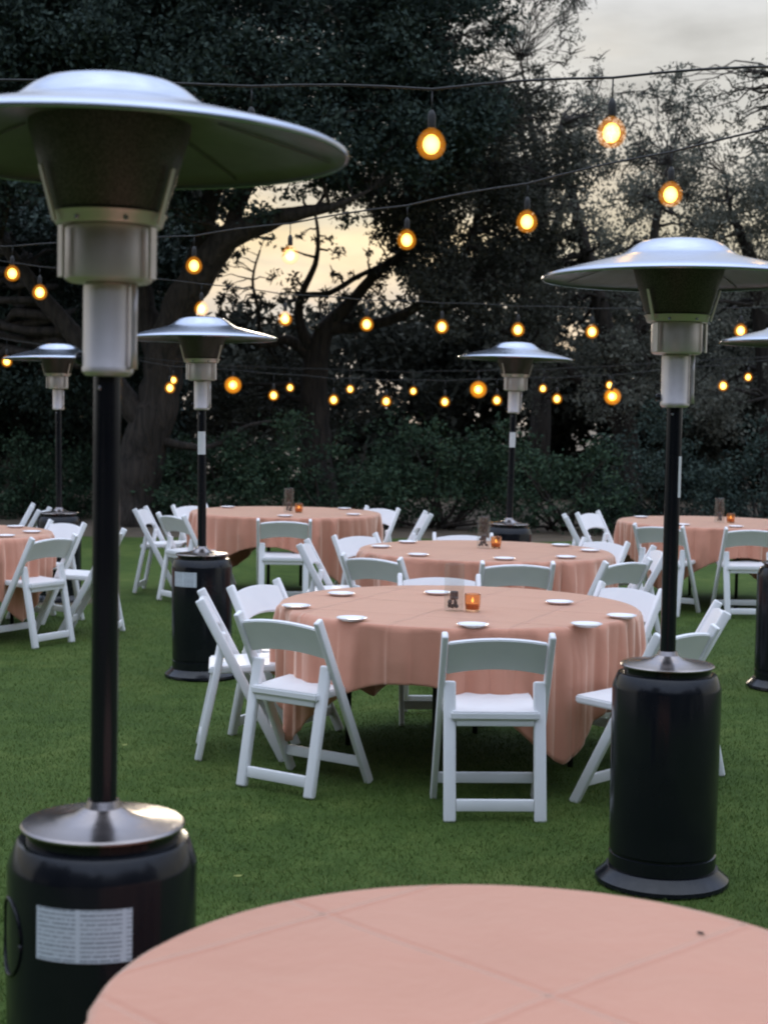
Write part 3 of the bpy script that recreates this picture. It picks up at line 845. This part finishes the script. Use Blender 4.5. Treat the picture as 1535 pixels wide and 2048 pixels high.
# ------------------------------------------------------------------ chairs
CW = 0.212
def backrest_mesh():
    bm = bmesh.new()
    n = 16; P = []
    # panel lies in the slanting plane of the posts, bowed backwards and arched on top and bottom
    dirv = Vector((0, -0.196 - 0.200, 0.748)).normalized()           # along the posts, upwards
    nrm = Vector((0, dirv.z, -dirv.y))                                # to the front
    o = Vector((0, 0.200, 0))
    g = []
    for i in range(n + 1):
        u = -1 + 2 * i / n; x = u * (CW - 0.016)
        bow = -0.006 * (1 - u * u)
        lo = 0.655 + 0.030 * (1 - u * u); hi = 0.806 + 0.024 * (1 - u * u)
        row = []
        for s, d in ((lo, 0.010), (hi, 0.010), (hi, -0.010), (lo, -0.010)):
            p = o + dirv * s + nrm * (d + bow); row.append(bm.verts.new((x, p.y, p.z)))
        g.append(row)
    for a, b in zip(g, g[1:]):
        for k in range(4):
            k2 = (k + 1) % 4; bm.faces.new((a[k], a[k2], b[k2], b[k]))
    bm.faces.new(g[0]); bm.faces.new(list(reversed(g[-1])))
    bmesh.ops.recalc_face_normals(bm, faces=bm.faces)
    es = [e for e in bm.edges if e.calc_face_angle(0) > 0.8]
    bmesh.ops.bevel(bm, geom=es, offset=0.004, segments=2, affect='EDGES')
    return finish(bm, 'backrest', True, 40)
def seat_mesh():
    bm = bmesh.new()
    n = 10; g = []
    for j in range(n + 1):
        v = j / n; y = -0.150 + 0.375 * v
        row = []
        for i in range(n + 1):
            u = -1 + 2 * i / n
            wd = 0.176 + 0.012 * v
            z = 0.432 + 0.018 * v - 0.008 * (1 - u * u) * math.sin(math.pi * v)
            row.append(bm.verts.new((u * wd, y, z)))
        g.append(row)
    fs = []
    for j in range(n):
        for i in range(n): fs.append(bm.faces.new((g[j][i], g[j][i + 1], g[j + 1][i + 1], g[j + 1][i])))
    ex = bmesh.ops.extrude_face_region(bm, geom=fs)
    bmesh.ops.translate(bm, vec=(0, 0, -0.034), verts=[v for v in ex['geom'] if isinstance(v, bmesh.types.BMVert)])
    bmesh.ops.recalc_face_normals(bm, faces=bm.faces)
    es = [e for e in bm.edges if e.calc_face_angle(0) > 0.8]
    bmesh.ops.bevel(bm, geom=es, offset=0.007, segments=2, affect='EDGES')
    return finish(bm, 'seat', True, 40)
def rear_leg(s):
    return beam('rear_leg', (s * 0.180, -0.195, 0.0), (s * 0.180, -0.085, 0.545), 0.049, 0.034, 0.010)
CM = {
    'seat': seat_mesh(), 'backrest': backrest_mesh(),
    'fl': [beam('front_leg', (s * CW, 0.200, 0.0), (s * CW, -0.196, 0.748), 0.026, 0.044, 0.008) for s in (-1, 1)],
    'rl': [rear_leg(s) for s in (-1, 1)],
    'rr': box('rear_rail', (0, -0.182, 0.066), (0.309, 0.020, 0.048), None, 0.004),
    'st': box('stretcher', (0, 0.149, 0.100), (0.398, 0.018, 0.046), None, 0.004),
    'sr': box('seat_rail', (0, -0.128, 0.392), (0.309, 0.022, 0.040), None, 0.004),
}
def chair(loc, rz, label, group='white folding chairs'):
    c = empty('folding_chair', loc, rz, label, 'chair', group)
    link('seat', CM['seat'], M['resin'], c); link('backrest', CM['backrest'], M['resin'], c)
    for me in CM['fl']: link('front_leg', me, M['resin'], c)
    for me in CM['rl']: link('rear_leg', me, M['resin'], c)
    link('rear_rail', CM['rr'], M['resin'], c); link('stretcher', CM['st'], M['resin'], c); link('seat_rail', CM['sr'], M['resin'], c)
    return c
def around(T, items):
    for a, d, tw, lb in items:
        a = R(a)
        p = T + Vector((math.cos(a) * d, math.sin(a) * d, 0)); p.z = 0
        chair(p, a + math.pi / 2 + R(tw), lb)
around(T0, [
    (-85, 1.02, -2, 'white folding chair with its back to us, front of the centre table'),
    (-138, 0.93, 14, 'white folding chair turned at an angle, front left of the centre table'),
    (180, 1.02, 6, 'white folding chair seen side-on, left of the centre table'),
    (152, 0.95, 0, 'white folding chair at the back left of the centre table'),
    (93, 0.90, 0, 'white folding chair on the far side of the centre table, behind the glass vase'),
    (37, 0.96, 0, 'white folding chair at the back right of the centre table'),
    (-7, 1.02, 0, 'white folding chair seen side-on, behind the large right-hand heater'),
    (-49, 1.13, 6, 'white folding chair half hidden behind the tank of the large right-hand heater'),
])
around(T1, [
    (-84, 0.95, 0, 'white folding chair with its back to us, front of the second table'),
    (-131, 0.98, 6, 'white folding chair at the front left of the second table'),
    (176, 1.03, 0, 'white folding chair seen side-on, left of the second table'),
    (137, 1.02, 0, 'white folding chair at the back left of the second table'),
    (95, 0.92, 0, 'white folding chair on the far side of the second table'),
    (38, 0.95, 0, 'white folding chair at the back right of the second table'),
    (2, 0.98, 0, 'white folding chair at the right side of the second table'),
    (-47, 1.0, 0, 'white folding chair at the front right of the second table, left of the heater pole'),
])
around(T2, [
    (-87, 0.98, 0, 'white folding chair with its back to us at the far left-centre table'),
    (176, 1.12, 0, 'leftmost white folding chair of the far left-centre table, seen side-on'),
    (143, 1.0, 0, 'white folding chair behind the mid-left heater pole at the far table'),
    (-142, 0.98, 0, 'white folding chair half hidden behind the mid-left heater tank'),
    (44, 1.0, 0, 'white folding chair at the back right of the far left-centre table'),
    (5, 1.08, 0, 'rightmost white folding chair of the far left-centre table, seen side-on'),
])
around(T3, [
    (176, 1.12, 0, 'leftmost white folding chair of the far right table'),
    (146, 1.05, 0, 'white folding chair at the back left of the far right table'),
    (-124, 1.0, 0, 'white folding chair at the front left of the far right table'),
    (-87, 0.98, 0, 'white folding chair with its back to us at the far right table'),
])
around(T4, [
    (-30, 0.95, 0, 'white folding chair in front of the left table, back turned to us'),
    (0, 1.14, 0, 'white folding chair at the left table, partly behind the nearest heater pole'),
    (48, 0.98, 0, 'white folding chair at the back right of the left table'),
])
chair(Vector((-3.14, 13.45, 0)), math.pi / 2, 'white chair post leaning right, far behind the left table')
chair(Vector((-3.36, 13.95, 0)), math.pi / 2 + 0.2, 'white chair at the very left edge, far behind the left table')

# ------------------------------------------------------------------ things on the tables
plate_me = lathe('plate', [(0, 0.0), (0.045, 0.0), (0.050, 0.003), (0.064, 0.011), (0.068, 0.0135), (0.066, 0.0145), (0.050, 0.0065), (0.0, 0.0055)], 36)
ZP = TH + 0.004
def plate(p, label):
    o = link('plate', plate_me, M['porcelain']); o.location = p
    tag(o, label, 'plate', 'white side plates')
for px, py, lb in [(592, 1216, 'leftmost white plate on the centre table'), (703, 1241, 'white plate on the centre table above the angled front left chair'),
                   (945, 1254, 'white plate on the centre table behind the front chair'), (1172, 1253, 'white plate at the front right rim of the centre table'),
                   (1242, 1236, 'rightmost white plate on the centre table'), (1118, 1208, 'white plate at the back right of the centre table'),
                   (682, 1191, 'white plate at the back left of the centre table'), (875, 1189, 'white plate at the back of the centre table beside the glass vase')]:
    plate(onz(px, py, ZP), lb)
SIDE = {-84: 'front', -131: 'front left', 176: 'left', 137: 'back left', 38: 'back right', 2: 'right', -47: 'front right'}
for a, s in SIDE.items():
    plate(T1 + Vector((math.cos(R(a)) * 0.70, math.sin(R(a)) * 0.70, ZP)), 'white plate at the %s of the second table' % s)
for a, s in {-87: 'front', 143: 'back left', 44: 'back right', -30: 'front right'}.items():
    plate(T2 + Vector((math.cos(R(a)) * 0.70, math.sin(R(a)) * 0.70, ZP)), 'white plate at the %s of the far left-centre table' % s)
for a, s in {-87: 'front', -124: 'front left', 146: 'back left'}.items():
    plate(T3 + Vector((math.cos(R(a)) * 0.70, math.sin(R(a)) * 0.70, ZP)), 'white plate at the %s of the far right table' % s)
for a, s in {-30: 'front right', 4: 'right', 48: 'back right'}.items():
    plate(T4 + Vector((math.cos(R(a)) * 0.70, math.sin(R(a)) * 0.70, ZP)), 'white plate at the %s of the left table' % s)

vase_me = lathe('glass', [(0, 0), (0.040, 0), (0.044, 0.004), (0.046, 0.012), (0.046, 0.208), (0.0475, 0.212), (0.0450, 0.214), (0.0432, 0.210), (0.0432, 0.014), (0.040, 0.010), (0, 0.010)], 40)
votive_me = lathe('cup', [(0, 0), (0.028, 0), (0.032, 0.004), (0.036, 0.04), (0.037, 0.080), (0.0355, 0.081), (0.0335, 0.079), (0.0325, 0.04), (0.029, 0.012), (0, 0.010)], 36)
wax_me = lathe('candle', [(0, 0.0105), (0.0285, 0.0125), (0.0315, 0.036), (0.029, 0.038), (0, 0.036)], 28)
flame_me = lathe('flame', [(0, 0), (0.004, 0.004), (0.005, 0.010), (0.003, 0.018), (0, 0.026)], 12)
def pebble_mesh():
    bm = bmesh.new(); bmesh.ops.create_icosphere(bm, subdivisions=1, radius=1)
    for v in bm.verts: v.co *= random.uniform(0.85, 1.1)
    return finish(bm, 'pebble')
peb = pebble_mesh()
def centre(T, off, vl, cl_, n=14):
    v = empty('glass_vase', T + Vector((off[0], off[1], ZP)), 0, vl, 'vase', 'glass vases on the tables')
    link('glass', vase_me, M['glass'], v)
    for i in range(n):
        p = link('pebble', peb, M['stone'], v)
        a = random.random() * 6.28; r_ = 0.027 * math.sqrt(random.random()); lay = i // 5
        p.location = (r_ * math.cos(a), r_ * math.sin(a), 0.022 + 0.018 * lay); s = random.uniform(0.009, 0.0125); p.scale = (s, s * 1.1, s * 0.8)
        p.rotation_euler = (random.random() * 3, random.random() * 3, random.random() * 3)
    link('candle', lathe('pillar', [(0, 0.052), (0.018, 0.052), (0.019, 0.056), (0.019, 0.085), (0.016, 0.089), (0, 0.087)], 24), M['stone'], v)
    c = empty('votive_candle', T + Vector((off[2], off[3], ZP)), 0, cl_, 'candle', 'amber votive candles')
    link('cup', votive_me, M['amberglass'], c); link('candle', wax_me, M['wax'], c)
    f = link('flame', flame_me, M['flame'], c); f.location = (0, 0, 0.040)
p0 = onz(907, 1221, ZP); q0 = onz(944, 1223, ZP)
centre(Vector((0, 0, 0)), (p0.x, p0.y, q0.x, q0.y), 'clear glass vase with dark pebbles on the centre table', 'amber votive candle beside the vase on the centre table')
p1 = onz(966, 1096, ZP); q1 = onz(991, 1097, ZP)
centre(Vector((0, 0, 0)), (p1.x, p1.y, q1.x, q1.y), 'clear glass vase with dark pebbles on the second table', 'amber votive candle on the second table')
for T, nm in ((T2, 'far left-centre table'), (T3, 'far right table')):
    centre(T, (0.03, -0.08, 0.12, -0.12), 'clear glass vase with dark pebbles on the ' + nm, 'amber votive candle on the ' + nm)

# ------------------------------------------------------------------ string lights
bulb_me = lathe('bulb', [(0, -0.064), (0.021, -0.060), (0.038, -0.048), (0.048, -0.030), (0.050, -0.010), (0.043, 0.012), (0.030, 0.030), (0.014, 0.0405), (0, 0.0405)], 24)  # swollen past a real bulb, to hold the built-in halo
fil_me = lathe('filament', [(0, -0.046), (0.013, -0.043), (0.023, -0.034), (0.029, -0.020), (0.029, -0.006), (0.023, 0.008), (0.012, 0.018), (0, 0.021)], 16)
sock_me = lathe('socket', [(0, 0.041), (0.0125, 0.041), (0.0135, 0.046), (0.0135, 0.080), (0.010, 0.092), (0.004, 0.10), (0, 0.10)], 16)
def string(pts, drop, scale, name_lb, bulb_lbs, shape=1.0, cable_r=0.006, ext=1.6, big=()):
    """pts: bulb centres, in order along the cable; each bulb hangs from a cable that runs 'drop' above"""
    order = sorted(range(len(pts)), key=lambda i: pts[i].x)
    root = empty('string_light_cable', pts[order[0]] + Vector((0, 0, drop)), 0, name_lb, 'cable', 'cables of the string lights')
    B = root.location.copy()
    top = [pts[i] + Vector((0, 0, drop)) for i in order]
    d0 = (top[0] - top[1]).normalized(); d1 = (top[-1] - top[-2]).normalized()
    full = [top[0] + d0 * ext] + top + [top[-1] + d1 * ext]
    path = []
    for a, b in zip(full, full[1:]):
        for k in range(4):
            t = k / 4
            path.append(a.lerp(b, t) + Vector((0, 0, 0.012 * math.sin(math.pi * t))) - B)
    path.append(full[-1] - B)
    link('wire', tubes('wire', [(path, cable_r)], 6), M['cable'], root)
    for i, p in enumerate(pts):
        lb = bulb_lbs[i]
        bl = empty('light_bulb', p, random.random() * 6, lb, 'bulb', 'bulbs of the string lights')
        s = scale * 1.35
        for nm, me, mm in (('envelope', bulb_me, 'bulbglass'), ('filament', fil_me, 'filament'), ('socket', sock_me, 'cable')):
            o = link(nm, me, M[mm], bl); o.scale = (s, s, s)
        link('cord', tubes('cord', [([(0, 0, 0.098 * s), (0.001, 0, drop - cable_r)], 0.0035)], 6), M['cable'], bl)
def lit(side): return side
s1 = [at(502, 275, 7.0), at(862, 281, 7.0), at(1222, 258, 7.0), at(1582, 235, 7.0)]
string(s1, 0.225, 1.0, 'thin dark cable of the nearest string of lights, across the top', [
    'lit bulb of the nearest string, hidden behind the nearest reflector', 'lit amber bulb left of centre on the highest string',
    'lit amber bulb against the pale sky, hanging high on the right', 'lit amber bulb at the right edge, highest string'])
s2 = [at(1340, 383, 8.6), at(1053, 438, 9.6), at(813, 475, 10.6), at(580, 506, 11.5), at(388, 527, 12.3), at(205, 537, 12.9), at(25, 543, 13.4)]
string(s2, 0.215, 1.0, 'dark cable slanting down leftwards from the upper right', [
    'lit amber bulb just above the large right-hand heater reflector', 'lit amber bulb of the slanting string, left of the large right-hand reflector',
    'lit amber bulb at the right end of the sky opening', 'lit amber bulb inside the yellow sky opening', 'lit amber bulb left of the sky opening, right of the nearest heater',
    'lit bulb behind the nearest heater head', 'lit amber bulb at the left edge, upper of two'])
s3 = [at(80, 581, 15.5), at(247, 601, 15.8), at(403, 614, 16.1), at(570, 634, 16.4), at(733, 645, 16.7), at(883, 650, 17), at(1035, 656, 17.2), at(1183, 660, 17.4), at(1330, 662, 17.6), at(1480, 658, 17.8)]
string(s3, 0.235, 1.12, 'dark cable level with the mid-left heater reflector', [
    'lit amber bulb near the left edge, lower of two', 'lit amber bulb beside the nearest heater sleeve', 'lit amber bulb resting above the mid-left heater reflector',
    'lit amber bulb at the right tip of the mid-left reflector', 'lit amber bulb below the sky opening, third string', 'lit amber bulb of the third string, middle of the picture',
    'lit amber bulb right above the far centre heater', 'lit amber bulb between the far centre and large right heaters', 'lit bulb behind the large right-hand heater head', 'lit amber bulb above the reflector at the right edge'])
s4 = [at(14, 720, 19.0), at(340, 773, 19.3), at(547, 788, 19.6), at(667, 797, 19.8), at(772, 800, 19.9), at(889, 801, 20), at(993, 798, 20), at(1113, 795, 20), at(1222, 790, 20), at(1445, 769, 20)]
string(s4, 0.25, 1.0, 'lowest dark cable sagging across the far trees', [
    'lit amber bulb at the left edge beside the far left reflector', 'lit small bulb left of the mid-left heater sleeve', 'lit small bulb right of the mid-left heater, lowest string',
    'lit small bulb of the lowest string, left of centre', 'lit small bulb of the lowest string below the forked tree', 'lit small bulb of the lowest string left of the far centre heater',
    'lit small bulb touching the far centre heater sleeve', 'lit small bulb right of the far centre heater', 'lit bulb left of the large right-hand heater pole, lowest string', 'lit small bulb right of the large right-hand heater pole'])
s5 = [at(347, 758, 21.2), at(464, 768, 21.2), at(580, 773, 21.3), at(700, 776, 21.3), at(826, 780, 21.4), at(955, 777, 21.4), at(1085, 775, 21.4), at(1218, 768, 21.3), at(1495, 752, 21.2)]
string(s5, 0.24, 0.9, 'second lowest dark cable close in front of the shrubs', [
    'tiny lit bulb above another, left of the mid-left heater', 'lit bulb of the far string right of the mid-left heater sleeve', 'lit bulb above and between two lower ones, left of centre', 'faint tiny bulb left of centre on the far string',
    'lit bulb of the far string at the middle of the picture', 'lit bulb of the far string left of the far centre heater', 'faint tiny bulb right of the far centre heater', 'lit bulb stacked above the orange lantern', 'lit bulb near the right edge on the far string'])
# three larger orange lanterns among the far strings
lan_me = lathe('globe', [(0.115 * math.sin(math.pi * i / 16), -0.115 * math.cos(math.pi * i / 16)) for i in range(17)], 28)
lcore = lathe('lantern_core', [(0.055 * math.sin(math.pi * i / 12), -0.055 * math.cos(math.pi * i / 12)) for i in range(13)], 20)
for px, py, lb in ((466, 770, 'large orange lantern right of the mid-left heater'), (956, 779, 'large orange lantern left of the far centre heater'), (1224, 793, 'large orange lantern left of the large right-hand heater')):
    l = empty('orange_lantern', at(px, py, 20.7), 0, lb, 'lantern', 'orange lanterns')
    link('globe', lan_me, M['bulbglass2'], l); link('core', lcore, M['filament2'], l)
    o = link('cap', sock_me, M['cable'], l); o.scale = (1.6, 1.6, 1.0); o.location = (0, 0, 0.075)
    link('cord', tubes('cord', [([(0, 0, 0.17), (0, 0, 0.27)], 0.0035)], 6), M['cable'], l)

# ------------------------------------------------------------------ small things
def leaf_small(p, s, rz, m, label, cat):
    bm = bmesh.new(); n = 8; g = []
    for i in range(n + 1):
        t = i / n; wd = math.sin(math.pi * min(1, t * 0.97 + 0.015)) * 0.33
        g.append([bm.verts.new((t - 0.5, sx * wd, 0.12 * abs(sx) * wd + 0.25 * (t - 0.5) ** 2)) for sx in (-1, 0, 1)])
    for a, b in zip(g, g[1:]):
        for k in range(2): bm.faces.new((a[k], b[k], b[k + 1], a[k + 1]))
    bmesh.ops.solidify(bm, geom=bm.faces[:], thickness=0.03)
    me = finish(bm, 'fallen_leaf'); o = link('fallen_leaf', me, m); o.location = p; o.scale = (s, s, s); o.rotation_euler = (0, 0, rz)
    tag(o, label, cat)
leaf_small(onz(1400, 1866, FH + 0.006), 0.016, 2.2, M['speck'], 'tiny dark leaf lying on the foreground cloth', 'leaf')
leaf_small(onz(250, 1490, 0.025), 0.035, 1.4, M['dryleaf'], 'small pale leaf on the grass right of the nearest heater pole', 'leaf')
leaf_small(onz(476, 1752, 0.03), 0.035, 0.4, M['dryleaf'], 'small yellowish leaf on the grass beside the nearest heater', 'leaf')
